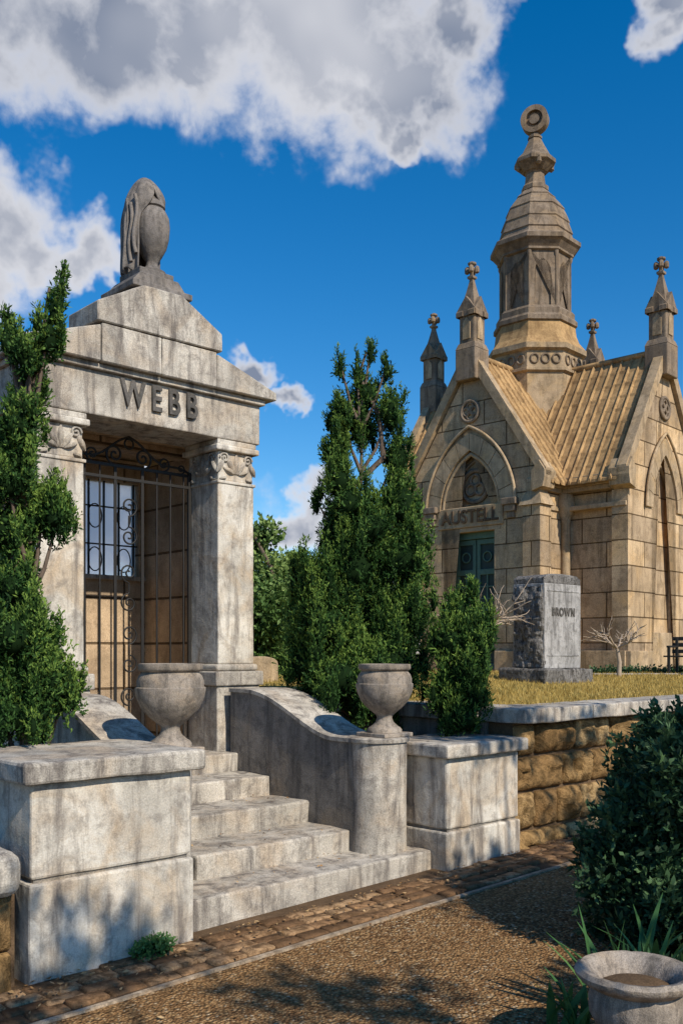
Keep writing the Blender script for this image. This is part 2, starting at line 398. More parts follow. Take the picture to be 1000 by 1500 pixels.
# ---------------------------------------------------------------- Webb mausoleum
g=group('stone_mausoleum')
CX=4.04
def column(x0,x1):
    box('shaft',x0,x1,6.47,6.92,1.50,3.02,M_marb,g,.012,.003)
    box('base_torus',x0-.03,x1+.03,6.44,6.95,1.44,1.50,M_gran,g,.025,0,3)
    box('base_plinth',x0-.06,x1+.06,6.41,6.98,1.32,1.44,M_gran,g,.012,.002)
    box('pedestal',x0-.035,x1+.035,6.435,6.955,.5,1.32,M_gran,g,.01,.003)
    box('necking',x0-.012,x1+.012,6.458,6.932,3.0,3.025,M_marb,g,.006)
    box('capital_block',x0+.008,x1-.008,6.478,6.912,3.026,3.27,M_marb,g,.01)
    box('abacus',x0-.035,x1+.035,6.435,6.955,3.27,3.32,M_marb,g,.012)
    box('abacus_top',x0-.015,x1+.015,6.455,6.935,3.32,3.365,M_marb,g,.008)
    def leaf(cx,cz,ang,L,W,plane):
        bm=bmesh.new(); n=7; rows=[]
        for i in range(n):
            t=i/(n-1); w=W*math.sin(math.pi*(t*.85+.1))**.8; bul=.03*math.sin(math.pi*t)+.012
            px=cx+math.sin(ang)*L*t; pz=cz+math.cos(ang)*L*t
            nx_,nz_=math.cos(ang),-math.sin(ang)
            row=[]
            for s_,h in ((-1,0),(-.5,bul*.8),(0,bul*.55),(.5,bul*.8),(1,0)):
                a=px+nx_*w*s_; b=pz+nz_*w*s_
                if plane=='f': row.append(bm.verts.new((a,6.476-h,b)))
                elif plane=='l': row.append(bm.verts.new((x0+.006-h,a,b)))
                else: row.append(bm.verts.new((x1-.006+h,a,b)))
            rows.append(row)
        for a,b in zip(rows,rows[1:]):
            for k in range(4): bm.faces.new((a[k],a[k+1],b[k+1],b[k]))
        finish(bm,'carved_leaf',M_gran,g,True)
    def orn(c,plane):
        for a,L in ((0,.17),(.6,.15),(-.6,.15),(1.15,.12),(-1.15,.12)): leaf(c+a*.02,3.09,a,L,.022,plane)
        for sgn in (-1,1):
            leaf(c+sgn*.13,3.2,sgn*2.6,.13,.02,plane); leaf(c+sgn*.10,3.06,sgn*1.9,.07,.016,plane)
            pts=[]
            for i in range(26):
                t=i/25; a=t*9; r=.045*(1-t*.85); aa=c+sgn*(.12+r*math.cos(a)); zz=3.215+r*math.sin(a)
                pts.append({'f':(aa,6.468,zz),'l':(x0-.002,aa,zz),'r':(x1+.002,aa,zz)}[plane])
            curve('volute',pts,.009,M_gran,g)
    orn((x0+x1)/2,'f')
    orn(6.69,'l'); orn(6.69,'r')
column(4.645,5.015); column(3.065,3.435)
box('wall_right',4.86,5.03,6.96,8.05,.5,3.36,M_int,g,.004)
box('wall_left',3.05,3.22,6.96,8.05,.5,3.36,M_int,g,.004)
box('rear_wall_lower',3.223,4.857,7.96,8.1,.5,2.30,M_int,g,.004)
box('rear_wall_upper',3.223,4.857,7.96,8.1,3.19,3.40,M_int,g,.004)
box('rear_pier_r',4.79,4.856,7.955,8.1,2.303,3.187,M_int,g,.002)
box('rear_pier_l',3.223,3.30,7.955,8.1,2.303,3.187,M_int,g,.002)
box('window_sill',3.25,4.84,7.9,8.0,2.27,2.31,M_gran,g,.004)
box('window_pane',3.3,4.79,8.02,8.03,2.31,3.187,M_glass,g,0)
for i in range(10): 
    xx=3.36+i*.155; box('window_mullion',xx-.006,xx+.006,7.985,8.01,2.31,3.187,M_iron,g,0)
for zz in (2.6,2.95): box('window_bar',3.3,4.79,7.984,8.008,zz-.006,zz+.006,M_iron,g,0)
for i in range(4):
    for k in range(2):
        c=(3.75+.3*i,7.99,2.46+k*.4); curve('tracery',[(c[0]+.07*math.cos(a*.314),c[1],c[2]+.11*math.sin(a*.314)) for a in range(20)],.006,M_iron,g,True)
box('lintel',2.995,5.065,6.45,6.97,3.367,3.70,M_gran,g,.01,.004)
box('ceiling',3.0,5.06,6.972,8.15,3.42,3.70,M_int,g,.003)
box('inner_beam',3.22,4.86,7.25,7.37,3.33,3.418,M_int,g,.004)
box('cornice_bed',2.965,5.095,6.41,8.2,3.70,3.745,M_gran,g,.008)
def ped(poly,name,y0,dy,mat=M_gran,bev=.008,rough=.004):
    return prism(name,[(x+CX,z) for x,z in poly],(0,y0,0),(1,0,0),(0,0,1),(0,dy,0),mat,g,bev,rough)
ped([(-1.14,3.747),(-.523,3.747),(-.523,4.02),(-1.14,3.815)],'pediment_stone',6.36,.4)
ped([(-.517,3.747),(-.003,3.747),(-.003,4.035),(-.517,4.035)],'pediment_stone',6.36,.4)
ped([(.003,3.747),(.517,3.747),(.517,4.035),(.003,4.035)],'pediment_stone',6.36,.4)
ped([(.523,3.747),(1.14,3.747),(1.14,3.815),(.523,4.02)],'pediment_stone',6.36,.4)
ped([(-.56,4.04),(.56,4.04),(.56,4.185),(.17,4.40),(-.17,4.40),(-.56,4.185)],'apex_block',6.345,.46)
ped([(-1.13,3.747),(1.13,3.747),(1.13,3.81),(0,4.17),(-1.13,3.81)],'roof',6.81,1.5,bev=0)
textobj('lettering','WEBB',.28,.70,(CX+.03,6.449,3.565),(R(90),0,0),.022,M_letter,g,1.55)
g=group('wrought_iron_gate'); GY=6.86; gx0,gx1=3.445,4.635; gc=(gx0+gx1)/2
def rod(a,b,r=.009,nm='bar'): curve(nm,[a,b],r,M_iron,g)
for xx in (gx0+.012,gx1-.012): box('stile',xx-.014,xx+.014,GY-.014,GY+.014,.80,3.13,M_iron,g,.002)
for zz in (.86,3.0,3.1): box('rail',gx0,gx1,GY-.011,GY+.011,zz-.012,zz+.012,M_iron,g,.002)
for i in range(9):
    xx=gx0+.07+i*(gx1-gx0-.14)/8
    if abs(xx-gc)<.1: continue
    rod((xx,GY,.8),(xx,GY,3.1))
for xx in (gc-.12,gc+.12): rod((xx,GY,.8),(xx,GY,3.1),.011)
def spiral(cx,cz,r0,turns,a0,sgn,n=34,rm=.12):
    return [(cx+sgn*r0*(1-t*(1-rm))*math.cos(a0+t*turns*6.283),GY,cz+r0*(1-t*(1-rm))*math.sin(a0+t*turns*6.283)) for t in [i/(n-1) for i in range(n)]]
def sscroll(cx,cz,H,W,sgn):
    top=spiral(cx,cz+H*.28,W,1.6,-1.57,sgn); bot=spiral(cx,cz-H*.28,W,1.6,1.57,-sgn)
    a=top[0];b=bot[0]
    curve('scroll',top[::-1]+[((a[0]*(1-t)+b[0]*t),GY,a[2]*(1-t)+b[2]*t) for t in (.25,.5,.75)]+bot,.0075,M_iron,g)
for k,zc in enumerate((1.12,1.62,2.12,2.66)): sscroll(gc,zc,.44,.08,1 if k%2 else -1)
for s_ in (-1,1):
    curve('overthrow_scroll',spiral(gc+s_*.13,3.19,.085,1.7,-1.57,s_),.009,M_iron,g)
    curve('overthrow_scroll',spiral(gc+s_*.33,3.17,.06,1.6,-1.57,s_),.008,M_iron,g)
    curve('overthrow_scroll',spiral(gc+s_*.50,3.15,.04,1.5,-1.57,s_),.007,M_iron,g)
    pts=[(gc+s_*(.595*(1-t)),GY,3.12+.22*(t**1.7)+.02*math.sin(t*9)) for t in [i/20 for i in range(21)]]
    curve('overthrow_sweep',pts,.010,M_iron,g)
curve('overthrow_ring',[(gc+.04*math.cos(a*.314),GY,3.29+.04*math.sin(a*.314)) for a in range(20)],.008,M_iron,g,True)

g=group('draped_urn_statue',(CX+.03,6.64,4.40))
box('plinth_low',-.27,.27,-.25,.25,0,.05,M_statue,g,.008)
prism('plinth_slope',[(-.25,.05),(.25,.05),(.17,.14),(-.17,.14)],(0,-.2,0),(1,0,0),(0,0,1),(0,.4,0),M_statue,g,.006)
box('plinth_top',-.155,.155,-.155,.155,.138,.20,M_statue,g,.008)
RX=Vector((.731,-.682,0))
oc=RX*.042
lathe('urn_body',[(.11,.2),(.11,.225),(.075,.245),(.048,.275),(.048,.31),(.075,.345),(.115,.42),(.135,.50),(.142,.59),(.135,.66),(.11,.71),(.09,.73),(.105,.74),(.105,.765),(.07,.80),(.04,.84),(.012,.87)],(oc.x,oc.y,0),M_statue,g,40)
bm=bmesh.new(); rows=[]; NA=72
prof=[(.140,.20),(.134,.28),(.126,.36),(.124,.46),(.130,.56),(.136,.64),(.140,.72),(.134,.79),(.112,.85),(.082,.905),(.045,.95),(.018,.97),(.003,.975)]
for (r,z) in prof:
    row=[]
    t=max(0,min(1,(z-.62)/.20)); a0=R(-26-t*60); a1=R(230+t*44)
    tz=max(0,(z-.78)/.2)
    for i in range(NA+1):
        a=a0+(a1-a0)*i/NA
        fd=(1-(z/.95)**4) if z<.95 else 0
        f=1+.14*math.sin(a*8+z*3)*fd+.07*math.sin(a*15-z*6)*fd
        edge=min(1,min(i,NA-i)/5)
        rr=(r+.022)*f*(.88+.12*edge)
        cxx=-RX.x*(.035*(1-t)+.012*tz); cyy=-RX.y*(.035*(1-t)+.012*tz)
        row.append(bm.verts.new((cxx+rr*math.cos(a),cyy+rr*math.sin(a),z+.015*math.sin(a*8)*fd)))
    rows.append(row)
for a,b in zip(rows,rows[1:]):
    for k in range(NA): bm.faces.new((a[k],a[k+1],b[k+1],b[k]))
dr=finish(bm,'drapery',M_statue,g,True)
so=dr.modifiers.new('s','SOLIDIFY'); so.thickness=.02
ss=dr.modifiers.new('sub','SUBSURF'); ss.levels=1; ss.render_levels=1
for k,(aa,z0,L_) in enumerate(((R(217),.78,.46),(R(201),.72,.46),(R(186),.76,.52))):
    rr=.163-.005*k
    curve('drape_fold',[(rr*math.cos(aa+.10*math.sin(t*1.1))-.02,rr*math.sin(aa+.10*math.sin(t*1.1))+.02,z0-L_*t/6) for t in range(7)],.016,M_statue,g,False,2)

# ---------------------------------------------------------------- gothic mausoleum
Z0=1.22
FR=2.20; RT=2.68
G=group('gothic_mausoleum',(15.95-.0997,11.34-.0069,0),math.atan2(-.9976,.069))
HW=1.40; EZ=4.66; RZ=7.02; SL=(RZ-EZ)/1.55
box('body_fb',-HW,HW,-FR+.30,FR,Z0-.2,4.75,M_sand,G,.004)
box('body_lr',-RT+.2,RT-.30,-HW+.13,HW-.13,Z0-.2,4.74,M_sand,G,.004)
def arch(hw,zs,apex,n=12):
    H=apex-zs; c=(H*H-hw*hw)/(2*hw); Rr=hw+c; a_max=math.atan2(H,c)
    right=[( -c+Rr*math.cos(a_max*i/n), zs+Rr*math.sin(a_max*i/n)) for i in range(n+1)]
    left=[(-x,z) for x,z in right[::-1]][1:]
    return right+left
def gable(frame,nm,opening):
    o,u,dv=frame
    z_e=4.75
    pts=[(-HW,Z0-.2),(-HW,z_e),(0,z_e+HW*SL*.995),(HW,z_e),(HW,Z0-.2)]
    if opening=='door':
        ar=arch(.66,4.22,5.28)
        pts=pts+[(.52,Z0-.2),(.52,3.80),(.66,3.80)]+ar+[(-.66,3.80),(-.52,3.80),(-.52,Z0-.2)]
    elif opening=='window':
        ar=arch(.50,4.15,5.15)
        pts=pts+[(.50,Z0-.2)]+ar+[(-.50,Z0-.2)]
    prism(nm,pts,o,u,(0,0,1),dv,M_sand,G)
F_=((0,-FR,0),(1,0,0),(0,.298,0))
Rg=((RT,0,0),(0,1,0),(-.298,0,0))
Lg=((-RT+.1,0,0),(0,1,0),(.298,0,0))
Bg=((0,FR+.01,0),(1,0,0),(0,.25,0))
gable(F_,'front_gable','door'); gable(Rg,'right_gable','window'); gable(Lg,'left_gable',''); gable(Bg,'rear_gable','')
def P(o,u,dn):
    o=Vector(o);u=Vector(u);dn=Vector(dn)
    return lambda a,z,out: o+u*a+Vector((0,0,z))+dn*out
pf=P((0,-FR,0),(1,0,0),(0,-1,0)); pr=P((RT,0,0),(0,1,0),(1,0,0))
pl=P((-RT+.1,0,0),(0,1,0),(-1,0,0)); pb=P((0,FR+.26,0),(1,0,0),(0,1,0))
def pprism(nm,pts,pm,out0,out1,mat,bev=0):
    o=pm(0,0,out0); u=pm(1,0,0)-pm(0,0,0); d=pm(0,0,out1)-pm(0,0,out0)
    return prism(nm,pts,o,u,(0,0,1),d,mat,G,bev)
def prect(nm,a0,a1,z0,z1,pm,o0,o1,mat,bev=.006): return pprism(nm,[(a0,z0),(a1,z0),(a1,z1),(a0,z1)],pm,o0,o1,mat,bev)
def voussoirs(pm,hw,zs,apex,t,out,n=5):
    H=apex-zs; c=(H*H-hw*hw)/(2*hw); Rr=hw+c; am=math.atan2(H,c); Ro=Rr+t
    aout=math.acos(min(1,c/Ro))
    for s_ in (-1,1):
        for k in range(n):
            g0,g1=k/n,(k+1)/n; pts=[]
            for q in range(5):
                a=am*(g0+(g1-g0)*q/4); pts.append((s_*(-c+Rr*math.cos(a)),zs+Rr*math.sin(a)))
            for q in range(4,-1,-1):
                a=aout*(g0+(g1-g0)*q/4); pts.append((s_*(-c+Ro*math.cos(a)),zs+Ro*math.sin(a)))
            cx=sum(p[0] for p in pts)/len(pts); cz=sum(p[1] for p in pts)/len(pts)
            pts=[(cx+(p[0]-cx)*.96,cz+(p[1]-cz)*.96) for p in pts]
            pprism('voussoir',pts,pm,-.05,out,M_sandp)
voussoirs(pf,.66,4.22,5.28,.30,.04)
voussoirs(pr,.50,4.15,5.15,.26,.04)
def hood(pm,hw,zs,apex,r,out=.05):
    pts=[tuple(pm(a,z,out)) for a,z in arch(hw,zs,apex,20)]; curve('hood_mould',pts,r,M_sandp,G)
hood(pf,.985,4.22,5.72,.03); hood(pr,.785,4.15,5.55,.028)
hood(pf,.62,4.22,5.22,.04,-.02)
def ringc(pm,a,z,r,rad,out,mat=M_tow,nm='carved_ring'):
    curve(nm,[tuple(pm(a+r*math.cos(t*.2618),z+r*math.sin(t*.2618),out)) for t in range(24)],rad,mat,G,True)
pprism('tympanum',[(.64,4.2)]+arch(.64,4.22,5.24)+[(-.64,4.2)],pf,-.29,-.17,M_sandp)
ringc(pf,0,4.65,.29,.045,-.15)
for k in range(3):
    aa=R(90+120*k); ringc(pf,.11*math.cos(aa),4.65+.11*math.sin(aa),.10,.03,-.15)
curve('tympanum_arc',[tuple(pf(x*.85,z,-.15)) for x,z in arch(.6,4.25,5.12,14)],.03,M_tow,G)
for s_ in (-1,1): ringc(pf,s_*.40,4.42,.08,.025,-.15)
prect('name_panel',-.72,.72,3.88,4.26,pf,-.28,.03,M_sandp,.012)
prect('door_lintel',-.655,.655,3.80,3.878,pf,-.28,.0,M_sandp,.006)
textobj('name_lettering','AUSTELL',.34,1.26,tuple(pf(0,4.07,.034)),(R(90),0,0),.02,M_letter2,G,1.05)
for s_ in (-1,1):
    for k,(w,z0,z1) in enumerate(((.08,3.55,3.66),(.11,3.66,3.78),(.15,3.78,3.90))):
        prect('corbel',s_*(.88)-w,s_*(.88)+w,z0+.42,z1+.42,pf,-.02,.05+.035*k,M_tow,.01)
prect('door_frame_t',-.52,.52,3.68,3.80,pf,-.27,-.14,M_patina,.004)
for s_ in (-1,1):
    prect('door_jamb',min(s_*.52,s_*.46),max(s_*.52,s_*.46),Z0,3.68,pf,-.27,-.15,M_patina,.004)
    a0,a1=(.012,.455) if s_>0 else (-.455,-.012)
    prect('door_leaf',a0,a1,Z0+.05,3.67,pf,-.27,-.22,M_patd,.004)
    for (z0,z1) in ((Z0+.05,Z0+.17),(2.02,2.14),(3.02,3.12),(3.58,3.67)): prect('door_rail',a0,a1,z0,z1,pf,-.22,-.185,M_patina,.003)
    for q in (0,1):
        b0=a0 if q==0 else a1-.07; prect('door_stile',b0,b0+.07,Z0+.05,3.67,pf,-.22,-.188,M_patina,.003)
    ca=(a0+a1)/2
    ringc(pf,ca,1.72,.12,.02,-.2,M_patina,'door_medallion'); ringc(pf,ca,1.72,.05,.018,-.2,M_patina,'door_medallion')
    for q in range(4): 
        aa=q*.785; curve('door_rosette',[tuple(pf(ca+.11*math.cos(aa),1.72+.11*math.sin(aa),-.205)),tuple(pf(ca-.11*math.cos(aa),1.72-.11*math.sin(aa),-.205))],.012,M_patina,G)
    prect('door_window_bar',ca-.014,ca+.014,2.14,3.02,pf,-.22,-.195,M_patina,.002)
    for zz in (2.36,2.58,2.8): prect('door_window_bar',a0+.06,a1-.06,zz-.012,zz+.012,pf,-.22,-.2,M_patina,.002)
    ringc(pf,ca,3.35,.09,.014,-.2,M_patina,'door_medallion')
prect('threshold',-.75,.75,Z0-.1,Z0+.04,pf,-.25,.3,M_sandp,.01)
prect('recess_sill',-.50,.50,Z0-.2,1.95,pr,-.29,-.03,M_sandp,.01)
pprism('recess_infill',[(.497,1.952)]+arch(.497,4.15,5.145)+[(-.497,1.952)],pr,-.29,-.11,M_sand)
hood(pr,.40,4.15,4.98,.035,-.09)
for s_ in (-1,1): curve('recess_shaft',[tuple(pr(s_*.42,1.95,-.09)),tuple(pr(s_*.42,4.15,-.09))],.035,M_sandp,G)
for pm in (pf,pr):
    ringc(pm,0,6.0,.19,.035,.02,M_tow,'gable_roundel')
    for k in range(4): ringc(pm,.08*math.cos(k*1.571),6.0+.08*math.sin(k*1.571),.07,.022,.015,M_tow,'gable_trefoil')
for pm,o0,o1 in ((pf,-.10,.08),(pr,-.10,.08),(pl,-.10,.08),(pb,-.10,.08)):
    for s_ in (-1,1):
        pts=[(s_*1.62,4.64),(s_*1.62,4.76),(0,4.76+1.62*SL),(0,4.56+1.62*SL-.10),(s_*1.54,4.60)]
        pprism('gable_coping',pts,pm,o0,o1,M_sandp)
        pprism('kneeler',[(s_*1.36,4.38),(s_*1.58,4.44),(s_*1.62,4.60),(s_*1.62,4.72),(s_*1.50,4.90),(s_*1.36,4.72)],pm,o0-.15,o1+.05,M_sandp)
def buttress(a,b,w=.18):
    box('buttress_base',a-w-.07,a+w+.07,b-w-.07,b+w+.07,Z0-.2,Z0+.45,M_sand,G,.02)
    box('buttress_low',a-w-.03,a+w+.03,b-w-.03,b+w+.03,Z0+.45,2.9,M_sand,G,.02)
    box('buttress_up',a-w,a+w,b-w,b+w,2.9,4.15,M_sand,G,.01)
    bm=bmesh.new(); vs=[bm.verts.new((a+x*(w+.05),b+y*(w+.05),4.15)) for x,y in ((-1,-1),(1,-1),(1,1),(-1,1))]
    vt=[bm.verts.new((a+x*(w-.06),b+y*(w-.06),4.42)) for x,y in ((-1,-1),(1,-1),(1,1),(-1,1))]
    bm.faces.new(vs[::-1]); bm.faces.new(vt)
    for i in range(4): bm.faces.new((vs[i],vs[(i+1)%4],vt[(i+1)%4],vt[i]))
    finish(bm,'buttress_weathering',M_sandp,G)
    box('buttress_neck',a-w+.05,a+w-.05,b-w+.05,b+w-.05,4.3,4.62,M_sandp,G,.01)
for a in (-1.33,1.33): buttress(a,-FR+.10)
for s_ in (-1,1):
    for (z0,z1,o) in ((Z0-.2,Z0+.40,.07),(4.10,4.18,.035),(4.42,4.50,.06),(4.50,4.60,.12),(4.60,4.665,.17)):
        box('string_f',min(s_*(HW-.1),s_*(HW+o)),max(s_*(HW-.1),s_*(HW+o)),-FR+.32,FR,z0,z1,M_sandp,G,.008)
        box('string_r',-RT+.42,RT-.02,min(s_*(HW-.23),s_*(HW+.003+o)),max(s_*(HW-.23),s_*(HW+.003+o)),z0+.002,z1+.002,M_sandp,G,.008)
        if z1<2:
            prect('string_face',min(s_*.56,s_*1.12),max(s_*.56,s_*1.12),z0,z1,pf,-.02,o,M_sandp,.008)
            prect('string_face',min(s_*.52,s_*1.43),max(s_*.52,s_*1.43),z0,z1,pr,-.02,o,M_sandp,.008)
lathe('corner_colonette',[(.12,Z0),(.12,Z0+.4),(.09,Z0+.45),(.085,3.9),(.10,3.93),(.09,3.97),(.17,4.12),(.18,4.2),(.14,4.42)],(HW+.05,-HW+.06,0),M_sandp,G,16)
def roofplane(axis,s_,l0,l1):
    t=.05
    def mp(l,a,z): return (a,l,z) if axis=='fb' else (l,a,z)
    bm=bmesh.new()
    c=[(l0,0,RZ+.02),(l1,0,RZ+.02),(l1,s_*1.62,RZ+.02-1.62*SL),(l0,s_*1.62,RZ+.02-1.62*SL)]
    a=[bm.verts.new(mp(*p)) for p in c]; b=[bm.verts.new(mp(p[0],p[1],p[2]-t)) for p in c]
    bm.faces.new(a); bm.faces.new(b[::-1])
    for i in range(4): bm.faces.new((a[i],a[(i+1)%4],b[(i+1)%4],b[i]))
    finish(bm,'roof_plane',M_roof,G)
    n=int((l1-l0)/.19); bm=bmesh.new()
    for k in range(n):
        l=l0+(k+.5)*(l1-l0)/n; w=.028
        pr_=[(-w,0),(-w*.6,.04),(0,.055),(w*.6,.04),(w,0)]
        top=[bm.verts.new(mp(l+p,s_*.05,RZ+.02-.05*SL+q*1.3-.005)) for p,q in pr_]
        bot=[bm.verts.new(mp(l+p,s_*1.645,RZ+.02-1.645*SL+q*1.3-.005)) for p,q in pr_]
        for i in range(4): bm.faces.new((top[i],top[i+1],bot[i+1],bot[i]))
        bm.faces.new(bot)
    finish(bm,'roof_ribs',M_roof,G)
    # tile courses crossing between the ribs
    bm=bmesh.new()
    for q in range(1,9):
        a_=q*.18; z=RZ+.02-a_*SL
        v=[bm.verts.new(mp(l0,s_*a_,z+.001)),bm.verts.new(mp(l1,s_*a_,z+.001)),bm.verts.new(mp(l1,s_*(a_+.012),z+.012)),bm.verts.new(mp(l0,s_*(a_+.012),z+.012)),
           bm.verts.new(mp(l1,s_*(a_+.03),z-.03*SL-.002)),bm.verts.new(mp(l0,s_*(a_+.03),z-.03*SL-.002))]
        bm.faces.new(v[:4]); bm.faces.new((v[3],v[2],v[4],v[5]))
    finish(bm,'roof_courses',M_roof,G)
for s_ in (-1,1):
    roofplane('fb',s_,-FR+.11,FR); roofplane('lr',s_,-RT+.21,RT-.11)
curve('ridge_roll_a',[(0,-FR+.1,RZ+.03),(0,FR,RZ+.03)],.06,M_roof,G); curve('ridge_roll_b',[(-RT+.2,0,RZ+.03),(RT-.1,0,RZ+.03)],.06,M_roof,G)
o8=R(22.5); k8=1/math.cos(R(22.5))
def oct(nm,prof,mat=M_tow): return lathe(nm,[(r*k8,z) for r,z in prof],(0,0,0),mat,G,8,o8,False)
oct('tower_base',[(.84,5.6),(.84,6.95),(.90,6.98),(.90,7.03),(.85,7.05),(.85,7.36),(.93,7.40),(.93,7.50)],M_sandp)
oct('tower_skirt',[(.92,7.5),(.80,7.66),(.75,7.80),(.73,7.98)],M_roof)
oct('drum_base',[(.72,7.98),(.77,8.0),(.77,8.08),(.72,8.14),(.72,8.24),(.67,8.30)],M_tow)
oct('drum_core',[(.610,8.25),(.610,9.45)],M_tow)
for k in range(8):
    aa=k*math.pi/4; n=Vector((math.cos(aa),math.sin(aa),0)); u=Vector((-math.sin(aa),math.cos(aa),0))
    W=.645*math.tan(R(22.5))
    ar=arch(W*.60,8.95,9.22,8)
    pts=[(-W,8.3),(-W,9.40),(W,9.40),(W,8.3),(W*.60,8.3)]+ar+[(-W*.60,8.3)]
    prism('drum_panel',pts,n*.645,u,(0,0,1),n*-.05,M_tow,G)
    aa+=R(22.5); lathe('drum_shaft',[(.028,8.3),(.028,9.25),(.05,9.30),(.05,9.38)],(.685*math.cos(aa),.685*math.sin(aa),0),M_tow,G,10)
    for q in (-.21,0,.21):
        c=n*.86+u*q; curve('frieze_roundel',[tuple(c+u*.075*math.cos(t*.42)+Vector((0,0,7.21+.085*math.sin(t*.42)))) for t in range(15)],.02,M_tow,G,True)
oct('drum_cornice',[(.66,9.36),(.70,9.38),(.70,9.42),(.78,9.52),(.83,9.56),(.83,9.64),(.74,9.70),(.70,9.74)])
oct('bell_roof',[(.69,9.74),(.67,9.82),(.69,9.84),(.66,9.93),(.62,10.06),(.635,10.08),(.575,10.24),(.53,10.34),(.545,10.36),(.45,10.50),(.37,10.60),(.38,10.62),(.28,10.72),(.22,10.80)])
oct('lantern_neck',[(.25,10.78),(.25,10.86),(.19,10.92),(.17,11.12),(.22,11.18),(.26,11.22)])
oct('lantern_collar',[(.22,11.16),(.34,11.28),(.38,11.31),(.38,11.38),(.27,11.50),(.18,11.68),(.12,11.82),(.09,11.86)])
for k in range(4):
    aa=k*math.pi/2+R(45); c=Vector((.33*math.cos(aa),.33*math.sin(aa),11.29)); lathe('collar_crocket',[(.02,-.1),(.06,-.06),(.05,0),(.07,.05),(.02,.12)],c,M_tow,G,8)
oct('finial_stem',[(.13,11.84),(.13,11.88),(.08,11.92),(.07,12.0),(.1,12.02)])
bm=bmesh.new(); n=32
def ringv(r,y): return [bm.verts.new((r*math.cos(i*2*math.pi/n),y,12.22+r*math.sin(i*2*math.pi/n))) for i in range(n)]
A=ringv(.27,-.10);B=ringv(.27,.10);C=ringv(.17,-.10);D=ringv(.17,.10);E=ringv(.17,-.03)
for i in range(n):
    j=(i+1)%n
    bm.faces.new((A[i],A[j],B[j],B[i])); bm.faces.new((A[i],A[j],C[j],C[i])); bm.faces.new((B[i],B[j],D[j],D[i])); bm.faces.new((C[i],C[j],D[j],D[i]))
bm.faces.new(E)
fo=finish(bm,'finial_wheel',M_tow,G); fo.rotation_euler=(0,0,R(20))
fo2=lathe('finial_boss',[(.10,-.08),(.10,.08)],(0,0,0),M_tow,G,16); fo2.rotation_euler=(R(90),0,R(20)); fo2.location=(0,0,12.22)
def pinnacle(a,b,z):
    s=.19
    box('pinnacle_base',a-.22,a+.22,b-.22,b+.22,z-.45,z+.12,M_tow,G,.02)
    lathe('pinnacle_offset',[(.31,z+.12),(.26,z+.22),(.24,z+.24)],(a,b,0),M_tow,G,4,R(45),False)
    box('pinnacle_shaft',a-s+.02,a+s-.02,b-s+.02,b+s-.02,z+.2,z+.78,M_tow,G,.03)
    for k in range(4):
        aa=k*math.pi/2; n=Vector((math.cos(aa),math.sin(aa),0)); u=Vector((-math.sin(aa),math.cos(aa),0))
        prism('gablet',[(-.22,z+.72),(.22,z+.72),(.22,z+.80),(0,z+1.08),(-.22,z+.80)],Vector((a,b,0))+n*.20,u,(0,0,1),n*-.14,M_tow,G)
        prism('shaft_panel',[(-.08,z+.3),(.08,z+.3),(.08,z+.6),(0,z+.7),(-.08,z+.6)],Vector((a,b,0))+n*.185,u,(0,0,1),n*-.03,M_sandp,G)
    lathe('spirelet',[(.24,z+.85),(.17,z+1.0),(.10,z+1.22),(.055,z+1.38),(.05,z+1.42),(.09,z+1.44),(.09,z+1.48),(.045,z+1.5),(.04,z+1.58)],(a,b,0),M_tow,G,4,R(45),False)
    for k in range(4):
        aa=k*math.pi/2+.4; lathe('finial_lobe',[(.015,-.07),(.045,-.05),(.05,0),(.04,.05),(.015,.07)],(a+.09*math.cos(aa),b+.09*math.sin(aa),z+1.60),M_tow,G,8)
    lathe('finial_top',[(.03,1.52),(.06,1.62),(.035,1.66),(.08,1.70),(.08,1.73),(.02,1.76)],(a,b,z),M_tow,G,8)
for (a,b,dz) in ((0,-FR+.05,0),(RT-.05,0,0),(-RT+.15,0,.22),(0,FR+.15,.1)):
    pinnacle(a,b,7.0+dz)
# ---------------------------------------------------------------- gravestones
g=group('gravestone')
X0,Y0=9.88,6.92
box('base',X0-.12,X0+.95,Y0-.1,Y0+.62,1.15,1.39,M_gsr,g,.02,.02,clen=.06)
box('stone',X0,X0+.80,Y0,Y0+.48,1.39,2.46,M_gs,g,.012,.004)
box('rock_pitched_side',X0-.035,X0+.03,Y0+.02,Y0+.46,1.40,2.44,M_gsr,g,.02,.05,clen=.035)
prism('crown',[(0,2.45),(.80,2.45),(.80,2.53),(.72,2.565),(.4,2.585),(.08,2.565),(0,2.53)],(X0,Y0+.002,0),(1,0,0),(0,0,1),(0,.476,0),M_gsr,g,.012,.012)
for zz in (1.55,2.36): box('tooled_margin',X0+.05,X0+.75,Y0-.008,Y0+.01,zz,zz+.012,M_gs,g,.002)
textobj('lettering','BROWN',.14,.50,(X0+.4,Y0-.002,2.10),(R(90),0,0),.006,M_letter,g,1.2)
def headstone(x,y,w,h,t,mat,z=1.2,rot=0):
    g=group('gravestone',(x,y,z),rot)
    box('base',-w/2-.08,w/2+.08,-t/2-.06,t/2+.06,-.1,.14,mat,g,.015)
    pts=[(-w/2,.14),(w/2,.14),(w/2,h*.85)]+[(w/2*math.cos(a),h*.85+h*.15*math.sin(a)) for a in [R(15*i) for i in range(1,12)]]+[(-w/2,h*.85)]
    prism('stone',pts,(0,-t/2,0),(1,0,0),(0,0,1),(0,t,0),mat,g,.01)
headstone(11.6,10.9,.6,1.75,.2,M_gs,1.25)
headstone(8.2,9.3,.7,.75,.3,M_sandp,.95)
headstone(12.2,14.2,1.3,2.2,.5,M_sandp,1.2)
headstone(10.2,13.9,.9,1.0,.4,M_sandp,1.2)
headstone(6.9,8.9,.5,.55,.3,M_sandp,1.0)

